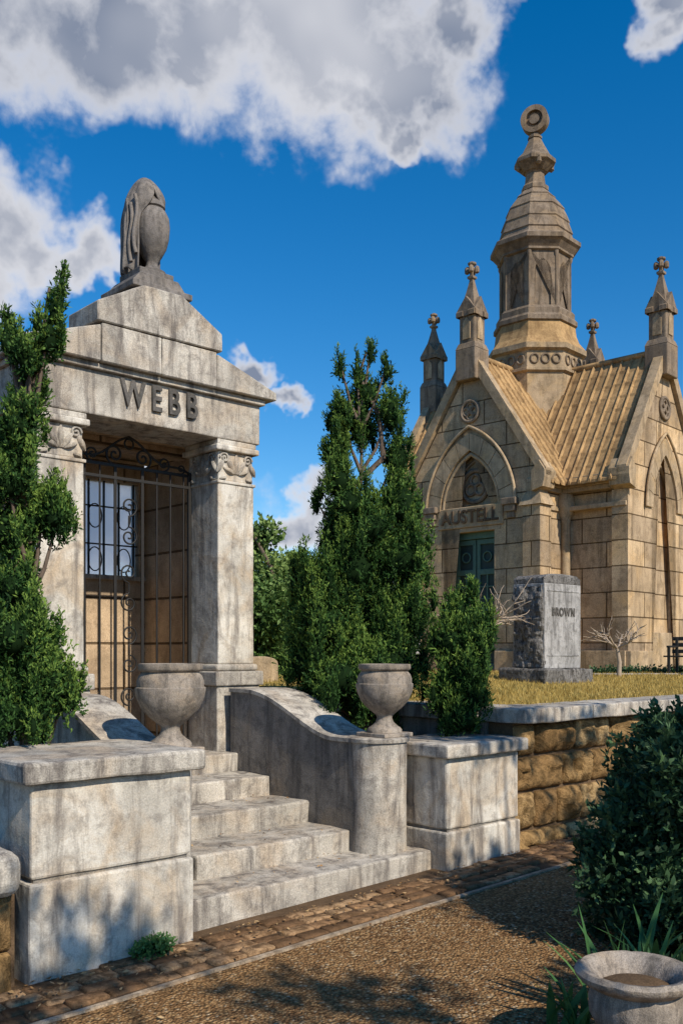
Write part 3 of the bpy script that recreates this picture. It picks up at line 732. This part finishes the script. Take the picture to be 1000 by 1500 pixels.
# ---------------------------------------------------------------- vegetation
RV=np.array([.731,-.682,0]); FV=np.array([.682,.731,0])
def foliage(name,clumps,dens,L,W,up,mat,parent,per=7,spread=.7,seed=1,core=.62,lum=3.2,stalk=1.0,inner=.3,tb=0.0):
    rg=np.random.default_rng(seed); VV=[];TT=[]
    cv=[];cf=[];off=0
    for (cx,cy,cz,rx,ry,rz) in clumps:
        area=(rx*ry+rx*rz+ry*rz)*4.2
        n=max(3,int(dens*area))
        d=rg.normal(size=(n,3)); d/=np.linalg.norm(d,axis=1)[:,None]
        ph=rg.uniform(0,6.28,6)
        lump=1+.16*np.sin(d[:,0]*lum+ph[0])*np.sin(d[:,2]*lum*1.4+ph[1])+.13*np.sin(d[:,1]*lum*1.7+ph[2]+d[:,2]*4)
        rad=(1-np.abs(rg.normal(0,inner,n))).clip(.25,1)*lump
        p=np.array([cx,cy,cz])+d*np.array([rx,ry,rz])*rad[:,None]
        ax=d*(1-up)+np.array([0,0,up])+rg.normal(0,.25,(n,3)); ax/=np.linalg.norm(ax,axis=1)[:,None]
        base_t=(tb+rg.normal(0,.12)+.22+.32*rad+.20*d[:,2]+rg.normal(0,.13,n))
        ll=L*rg.uniform(.6,1.5,n)
        for k in range(per):
            t=k/per
            b=p+ax*(ll*stalk*t)[:,None]
            dd=ax+rg.normal(0,spread,(n,3)); dd/=np.linalg.norm(dd,axis=1)[:,None]
            side=np.cross(dd,rg.normal(size=(n,3))); side/=np.linalg.norm(side,axis=1)[:,None]+1e-6
            lk=(ll*rg.uniform(.5,1.0,n))[:,None]; w=W*rg.uniform(.7,1.3,n)[:,None]
            q=np.stack([b,b+dd*lk*.5+side*w,b+dd*lk,b+dd*lk*.5-side*w],1)
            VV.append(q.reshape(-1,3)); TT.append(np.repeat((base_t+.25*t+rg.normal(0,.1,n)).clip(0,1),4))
        if core>0:  # added opaque filler that blocks light through the leaves
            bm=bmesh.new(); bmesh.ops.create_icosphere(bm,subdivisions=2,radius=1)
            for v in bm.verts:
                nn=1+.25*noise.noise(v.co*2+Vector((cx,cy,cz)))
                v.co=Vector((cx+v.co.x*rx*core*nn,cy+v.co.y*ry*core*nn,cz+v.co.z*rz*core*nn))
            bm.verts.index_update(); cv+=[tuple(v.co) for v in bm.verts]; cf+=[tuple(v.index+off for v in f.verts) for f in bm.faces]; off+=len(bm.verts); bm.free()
    V=np.concatenate(VV); T=np.concatenate(TT)
    npmesh(name+'_leaves',V,np.arange(len(V)).reshape(-1,4),mat,parent,T)
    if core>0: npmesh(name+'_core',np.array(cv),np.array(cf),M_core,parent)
def limb(name,pts,r0,r1,mat,parent):
    cu=bpy.data.curves.new(name,'CURVE'); cu.dimensions='3D'; cu.bevel_depth=1; cu.bevel_resolution=1
    sp=cu.splines.new('POLY'); sp.points.add(len(pts)-1); n=len(pts)
    for i,(p,q) in enumerate(zip(sp.points,pts)): p.co=(*q,1); p.radius=r0+(r1-r0)*i/(n-1)
    cu.materials.append(mat); cu.use_fill_caps=True; return link(bpy.data.objects.new(name,cu),parent)
def juniper(base,k,spec,seed,ground,dens=1000,L=.034,full=1.0):
    rr=random.Random(seed); g=group('juniper_tree'); cl=[];ext=[]
    b=np.array(base)
    for (dx,h,r,st) in spec:
        for q in range(2):
            dd=rr.uniform(-.2,.2)*min(1,r/45)+(0 if q==0 else rr.choice((-1,1))*r*k*.6)
            s=(.82 if q==0 else .66)*full
            c=b+RV*dx*k+FV*dd; cl.append((c[0],c[1],h*k+base[2],r*k*s,r*k*s,r*k*st*s))
            nP=max(3,int(4+r*k*50)) if q==0 else max(2,int(r*k*26))
            for j in range(nP):
                a=rr.uniform(0,6.28); rd=math.sqrt(rr.random())*.92*full
                pr_=r*k*rr.uniform(.12,.22)+.010; ph_=pr_*rr.uniform(2.6,4.6)
                hz=rr.uniform(-.75,1.02)
                ext.append((c[0]+math.cos(a)*r*k*rd,c[1]+math.sin(a)*r*k*rd,base[2]+h*k+hz*r*k*st*math.sqrt(max(0,1-rd*rd*.8)),pr_,pr_,ph_))
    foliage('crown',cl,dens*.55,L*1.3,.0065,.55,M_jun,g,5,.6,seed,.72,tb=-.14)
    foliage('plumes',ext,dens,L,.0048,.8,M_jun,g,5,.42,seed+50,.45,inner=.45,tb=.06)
    pts=[tuple(b+np.array([0,0,ground-base[2]]))]+[tuple(b+RV*dx*k*.6+np.array([0,0,h*k])) for dx,h,r,st in sorted(spec,key=lambda s:s[1])[::3]]
    limb('trunk',pts,.07,.01,M_bark,g)
    for (cx,cy,cz,rx,ry,rz) in cl[::2]:
        limb('branch',[(b[0],b[1],max(ground+.2,cz-.5)),((b[0]+cx)/2,(b[1]+cy)/2,cz-.3),(cx,cy,cz+rz*.3)],.02,.006,M_bark,g)
spec=[(14,440,7,4.0),(-30,415,7,4.0),(38,412,8,3.6),(-5,405,9,3.0),(8,378,22,1.7),(-28,350,24,1.6),(44,348,23,1.8),(2,330,28,1.3),(-36,290,26,1.5),(56,285,24,1.8),(-30,245,26,1.3),(-16,210,38,1.1),
 (58,215,32,1.6),(14,176,46,1.0),(-46,170,18,2.0),(-64,215,7,3.2),(-58,235,5,3.2),(-10,120,60,1.0),(60,132,46,1.1),(-68,105,34,1.2),(-90,118,14,2.2),(15,50,76,.9),(-50,40,60,1.0),(66,60,44,1.0),(-85,-20,36,1.0),(-30,-40,66,.8),(40,-20,64,.9),(20,-80,50,.7)]
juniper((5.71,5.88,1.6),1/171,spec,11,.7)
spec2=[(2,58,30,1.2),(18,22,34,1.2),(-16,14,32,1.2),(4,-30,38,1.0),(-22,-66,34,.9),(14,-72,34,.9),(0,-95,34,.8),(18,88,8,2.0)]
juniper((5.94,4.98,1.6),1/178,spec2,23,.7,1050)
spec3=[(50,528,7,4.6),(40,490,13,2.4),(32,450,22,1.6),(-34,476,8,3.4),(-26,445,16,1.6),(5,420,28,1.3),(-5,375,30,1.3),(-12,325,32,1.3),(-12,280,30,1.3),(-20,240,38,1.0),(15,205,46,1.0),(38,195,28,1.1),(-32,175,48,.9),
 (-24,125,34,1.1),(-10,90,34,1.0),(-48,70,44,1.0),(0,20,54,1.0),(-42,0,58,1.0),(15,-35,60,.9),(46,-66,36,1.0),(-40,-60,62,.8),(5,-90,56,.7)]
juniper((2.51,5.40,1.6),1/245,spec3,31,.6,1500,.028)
g=group('magnolia_tree')
cl=[]
rr=random.Random(5)
for (dx,h,r) in [(-10,170,20),(-35,150,24),(0,110,36),(25,120,24),(-45,90,32),(30,70,36),(-10,60,42),(-30,20,40),(20,20,42),(0,-15,36),(-45,205,9)]:
    c=np.array([8.75,10.85,1.6])+RV*dx/100+FV*rr.uniform(-.3,.3); cl.append((c[0],c[1],1.6+h/100,r/100*1.05,r/100*1.05,r/100))
foliage('crown',cl,260,.09,.024,.3,M_mag,g,5,1.0,9,.5,tb=.15)
limb('trunk',[(8.75,10.85,1.1),(8.75,10.85,1.8),(8.7,10.8,2.8),(8.4,11.1,3.6)],.08,.015,M_bark,g)
limb('twig',[(8.4,11.1,3.2),(8.35,11.15,4.1)],.012,.004,M_bark,g)
g=group('boxwood_bush')
cl=[(4.92,2.38,.60,.52,.52,.60),(4.62,2.66,.40,.27,.27,.38),(5.10,2.60,.85,.38,.38,.38),(4.82,2.28,.92,.31,.31,.29),(5.3,2.3,.8,.5,.5,.5),(4.68,2.43,.25,.32,.32,.26),(5.12,2.36,1.10,.25,.25,.2),(5.4,2.7,.5,.4,.4,.5),(5.3,2.15,1.18,.28,.28,.22)]
ex=[]
for (cx,cy,cz,rx,ry,rz) in cl:
    for q in range(9):
        a=rr.uniform(0,6.28); e=rr.uniform(-.3,1.3); ex.append((cx+rx*.98*math.cos(a)*math.cos(e),cy+ry*.98*math.sin(a)*math.cos(e),cz+rz*.98*math.sin(e),.06,.06,.10))
foliage('crown',cl,900,.055,.012,.45,M_box,g,6,.8,77,.74)
foliage('shoots',ex,1200,.05,.010,.6,M_box,g,5,.7,78,0,tb=.15)
for q in range(5): limb('stem',[(4.95+.1*q-.2,2.45,0),(4.9+.15*q-.3,2.45+.1*(q%3),.7)],.02,.01,M_bark,g)
g=group('iris_plant'); V=[];T=[]
rr=random.Random(3)
for i in range(60):
    a=rr.uniform(0,6.28); 
    if i<42: bx_=3.80+rr.uniform(-.18,.28); by_=2.14+rr.uniform(-.16,.2)
    else: bx_=3.42+rr.uniform(-.1,.12); by_=2.28+rr.uniform(-.08,.1)
    Ln=rr.uniform(.26,.50)*(1 if i<42 else .6); lean=rr.uniform(.1,.8); w=rr.uniform(.013,.024)
    dx,dy=math.cos(a),math.sin(a); n=7
    tw=rr.uniform(-.5,.5); sx_,sy_=-math.sin(a+tw),math.cos(a+tw); t0=rr.random()
    pts=[]
    for k in range(n):
        t=k/(n-1); ww=w*(1-t**2.2)+.0008; out=lean*Ln*t**1.6; z=.02+Ln*t*(1-.35*lean*t)
        pts.append(((bx_+dx*out-sx_*ww,by_+dy*out-sy_*ww,z),(bx_+dx*out+sx_*ww,by_+dy*out+sy_*ww,z)))
    for k in range(n-1):
        V+= [pts[k][0],pts[k][1],pts[k+1][1],pts[k+1][0]]; T+=[(t0*.6+.4*k/n)]*4
npmesh('leaves',np.array(V),np.arange(len(V)).reshape(-1,4),M_iris,g,np.array(T))
g=group('stone_planter_urn',(3.36,1.93,0)); 
PL=[(.15,0),(.15,.05),(.10,.08),(.085,.11),(.10,.14),(.15,.17),(.175,.22),(.18,.28),(.172,.315),(.168,.322),(.185,.332),(.215,.350),(.232,.368),(.234,.382),(.215,.396),(.185,.390),(.16,.36),(.14,.32),(.05,.30)]
lathe('bowl',PL,(0,0,-.02),M_urn,g,72,mod=lambda a,z:1+.02*noise.noise(Vector((math.cos(a)*3,math.sin(a)*3,z*6)))-(.04 if z>.33 and abs(math.sin(a*3.5+1))<.06 else 0))
lathe('soil',[(.15,.30),(.12,.315),(.01,.32)],(0,0,0),M_mortar,g,24)
g=group('small_fern'); foliage('fern',[(2.70,4.33,.05,.075,.05,.06),(2.64,4.34,.04,.05,.04,.045),(2.76,4.33,.04,.045,.04,.045)],2600,.025,.007,.4,M_iris,g,5,.9,15,.4)
g=group('low_hedge'); cl=[]
for i in range(26):
    t=i/25; x=13.3+t*2.2; y=8.35-t*1.75; cl.append((x,y,1.26,.12,.12,.08))
foliage('hedge',cl,400,.05,.014,.4,M_box,g,4,.8,41,.7)
g=group('lawn_kerb'); prism('kerb',[(0,1.15),(4.2,1.15),(4.2,1.27),(0,1.27)],(12.6,8.3,0),(.78,-.626,0),(0,0,1),(.08,.1,0),M_gran,g,.01)
def bare(x,y,z,h,seed,n1=5):
    g=group('bare_shrub'); rr=random.Random(seed)
    def br(p,d,L,r,lev):
        pts=[p]; q=Vector(p); dd=Vector(d)
        for k in range(4):
            dd=(dd+Vector((rr.gauss(0,.18),rr.gauss(0,.18),rr.gauss(0,.08)))).normalized(); q=q+dd*L/4; pts.append(tuple(q))
        limb('branch',pts,r,r*.55,M_twig,g)
        if lev>0:
            for k in range(3+ (lev>1)):
                nd=(dd+Vector((rr.gauss(0,.6),rr.gauss(0,.6),rr.gauss(.05,.35)))).normalized()
                br(pts[rr.choice((2,3,4))],tuple(nd),L*rr.uniform(.5,.8),r*.6,lev-1)
    limb('stem',[(x,y,z-.05),(x+.02,y,z+h*.25),(x-.01,y+.02,z+h*.5)],.04,.03,M_twig,g)
    for k in range(n1):
        a=k*6.28/n1+rr.random(); br((x-.01,y+.02,z+h*.5),(math.cos(a)*.9,math.sin(a)*.9,.55),h*.34,.018,2)
bare(9.35,7.50,1.2,1.25,4,7); bare(12.4,7.4,1.25,.8,8,6)
g=group('park_bench',(14.1,6.80,1.22),R(-80))
for k in range(4): box('seat_slat',-.7,.7,-.2+.1*k,-.12+.1*k,.30,.325,M_iron,g,.004)
for k in range(3): box('back_slat',-.7,.7,.22,.245,.36+.1*k,.42+.1*k,M_iron,g,.004)
for s_ in (-.62,.62):
    box('leg_f',s_-.02,s_+.02,-.2,-.16,0,.45,M_iron,g,.004); box('leg_b',s_-.02,s_+.02,.19,.23,0,.62,M_iron,g,.004); box('arm',s_-.025,s_+.025,-.22,.22,.45,.48,M_iron,g,.004)
g=group('distant_trees'); cl=[]; rr=random.Random(12)
for i in range(60):
    a=R(-15+i*2.6); D=rr.uniform(75,95); h=rr.uniform(2.2,4.2); cl.append((D*math.cos(a),D*math.sin(a),1+h*.5,rr.uniform(2,3.5),rr.uniform(2,3.5),h*.6))
foliage('treeline',cl,5,.6,.22,.3,M_box,g,4,1,13,.8)
def shadetree(x,y,h,seed,cr,n,dens):
    rr=random.Random(seed); g=group('shade_tree'); cl=[]
    limb('trunk',[(x,y,0),(x+.1,y,h*.35),(x,y+.1,h*.7)],.14,.06,M_bark,g)
    for i in range(n):
        a=rr.uniform(0,6.28); d=cr*math.sqrt(rr.random()); c=(x+d*math.cos(a),y+d*math.sin(a),h*rr.uniform(.55,1)); r=rr.uniform(.18,.40)
        cl.append((*c,r*1.6,r,r*.5)); limb('branch',[(x,y,h*.45),((x+c[0])/2,(y+c[1])/2,c[2]*.8),c],.04,.008,M_bark,g)
    foliage('crown',cl,dens,.11,.03,.3,M_mag,g,4,1,seed,.0,inner=.6)
shadetree(1.4,-2.4,6.5,61,1.8,22,90)
shadetree(5.6,-2.5,5.3,62,1.9,22,95)

# ---------------------------------------------------------------- sky, sun
w=bpy.data.worlds.new('World'); scene.world=w; w.use_nodes=True; nt=w.node_tree; L=nt.links
bg=nt.nodes['Background']; 
SD=Vector((-.06,-.998,0)).normalized(); EL=R(39)
sky=N(nt,'ShaderNodeTexSky'); sky.sky_type='NISHITA'; sky.sun_disc=False; sky.sun_elevation=EL; sky.sun_rotation=math.atan2(SD.x,SD.y); sky.air_density=1.0; sky.dust_density=.1; sky.ozone_density=4.0
hs=N(nt,'ShaderNodeHueSaturation'); hs.inputs['Saturation'].default_value=1.38; hs.inputs['Value'].default_value=1.25; L.new(sky.outputs[0],hs.inputs['Color'])
geo=N(nt,'ShaderNodeTexCoord').outputs['Generated']
wn=N(nt,'ShaderNodeTexNoise'); wn.inputs['Scale'].default_value=7; wn.inputs['Detail'].default_value=5; wn.inputs['Roughness'].default_value=.62; L.new(geo,wn.inputs['Vector'])
sub=N(nt,'ShaderNodeVectorMath',operation='SUBTRACT'); L.new(wn.outputs['Color'],sub.inputs[0]); sub.inputs[1].default_value=(.5,.5,.5)
scl=N(nt,'ShaderNodeVectorMath',operation='SCALE'); L.new(sub.outputs[0],scl.inputs[0]); scl.inputs['Scale'].default_value=.19
wv=N(nt,'ShaderNodeVectorMath',operation='ADD'); L.new(geo,wv.inputs[0]); L.new(scl.outputs[0],wv.inputs[1])
def sd(s,e):
    v=Vector((.731*s+.682,-.682*s+.731,e)); return v.normalized()
blobs=[(-.36,.70,.12,1.5),(-.24,.66,.10,1.5),(-.14,.645,.11,1.5),(-.02,.645,.11,1.5),(.06,.62,.075,1.5),(0.0,.59,.05,1.6),(.11,.67,.045,1.3),(-.16,.60,.045,1.6),(.06,.565,.03,1.5),(.09,.60,.03,1.5),
 (-.37,.46,.065,1.2),(-.32,.43,.055,1.4),(-.40,.40,.06,1.2),(-.28,.41,.045,1.6),(-.09,.285,.030,1.6),(-.055,.255,.024,1.5),(-.03,.145,.036,1.3),(-.05,.12,.038,1.3),(.0,.16,.018,1.5),(.355,.66,.030,1.2),(.38,.69,.04,1.2),(-.24,.14,.12,1.4),(.7,.5,.15,1.5),(-.8,.5,.2,1.6)]
acc=None
for (s,e,r,q) in blobs:
    c=sd(s,e)
    d=N(nt,'ShaderNodeVectorMath',operation='SUBTRACT'); L.new(wv.outputs[0],d.inputs[0]); d.inputs[1].default_value=c
    mq=N(nt,'ShaderNodeVectorMath',operation='MULTIPLY'); L.new(d.outputs[0],mq.inputs[0]); mq.inputs[1].default_value=(1/r,1/r,q/r)
    ln=N(nt,'ShaderNodeVectorMath',operation='LENGTH'); L.new(mq.outputs[0],ln.inputs[0])
    mr=N(nt,'ShaderNodeMapRange'); mr.inputs['From Min'].default_value=1.35; mr.inputs['From Max'].default_value=.2; L.new(ln.outputs['Value'],mr.inputs['Value'])
    if acc is None: acc=mr.outputs[0]
    else:
        mx=N(nt,'ShaderNodeMath',operation='MAXIMUM'); L.new(acc,mx.inputs[0]); L.new(mr.outputs[0],mx.inputs[1]); acc=mx.outputs[0]
def wnoise(sc,det,ro,di):
    n=N(nt,'ShaderNodeTexNoise'); n.inputs['Scale'].default_value=sc; n.inputs['Detail'].default_value=det; n.inputs['Roughness'].default_value=ro; n.inputs['Distortion'].default_value=di
    L.new(geo,n.inputs['Vector']); return n.outputs['Fac']
fn=wnoise(15,7,.6,.2)
ad=N(nt,'ShaderNodeMath',operation='MULTIPLY_ADD'); L.new(fn,ad.inputs[0]); ad.inputs[1].default_value=1.35; ad.inputs[2].default_value=-.68
dens=N(nt,'ShaderNodeMath',operation='ADD'); L.new(acc,dens.inputs[0]); L.new(ad.outputs[0],dens.inputs[1])
msk=ramp(nt,dens.outputs[0],[(.02,0),(.72,1)]); msk.color_ramp.interpolation='EASE'
gate=ramp(nt,acc,[(0,0),(.2,1)])
mf=N(nt,'ShaderNodeMath',operation='MULTIPLY'); L.new(msk.outputs[0],mf.inputs[0]); L.new(gate.outputs[0],mf.inputs[1])
sh=wnoise(5.5,3,.5,.2)
shd=N(nt,'ShaderNodeMath',operation='MULTIPLY'); L.new(ramp(nt,dens.outputs[0],[(.38,0),(.95,1)]).outputs[0],shd.inputs[0]); L.new(ramp(nt,sh,[(.30,.35),(.60,1)]).outputs[0],shd.inputs[1])
cc=mixc(nt,shd.outputs[0],(7.6,7.6,7.9),(2.0,2.4,3.3))
out=mixc(nt,mf.outputs[0],hs.outputs[0],cc)
L.new(out,bg.inputs['Color']); bg.inputs['Strength'].default_value=.11
sun=bpy.data.lights.new('sun','SUN'); sun.energy=4.9; sun.angle=R(.5); sun.color=(1,.91,.77)
so=link(bpy.data.objects.new('sun',sun)); dirv=Vector((SD.x*math.cos(EL),SD.y*math.cos(EL),math.sin(EL))); so.rotation_euler=dirv.to_track_quat('Z','Y').to_euler()
so.location=(5,-20,20)
cam=bpy.data.cameras.new('camera'); co_=link(bpy.data.objects.new('camera',cam)); cam.sensor_fit='VERTICAL'; cam.sensor_height=36; cam.lens=33.6
cam.shift_y=.1367; cam.clip_end=3000; co_.location=(0,0,1.6); co_.rotation_euler=(R(90),0,-math.atan2(.682,.731)); scene.camera=co_
scene.view_settings.view_transform='Standard'; scene.view_settings.look='None'; scene.view_settings.exposure=0
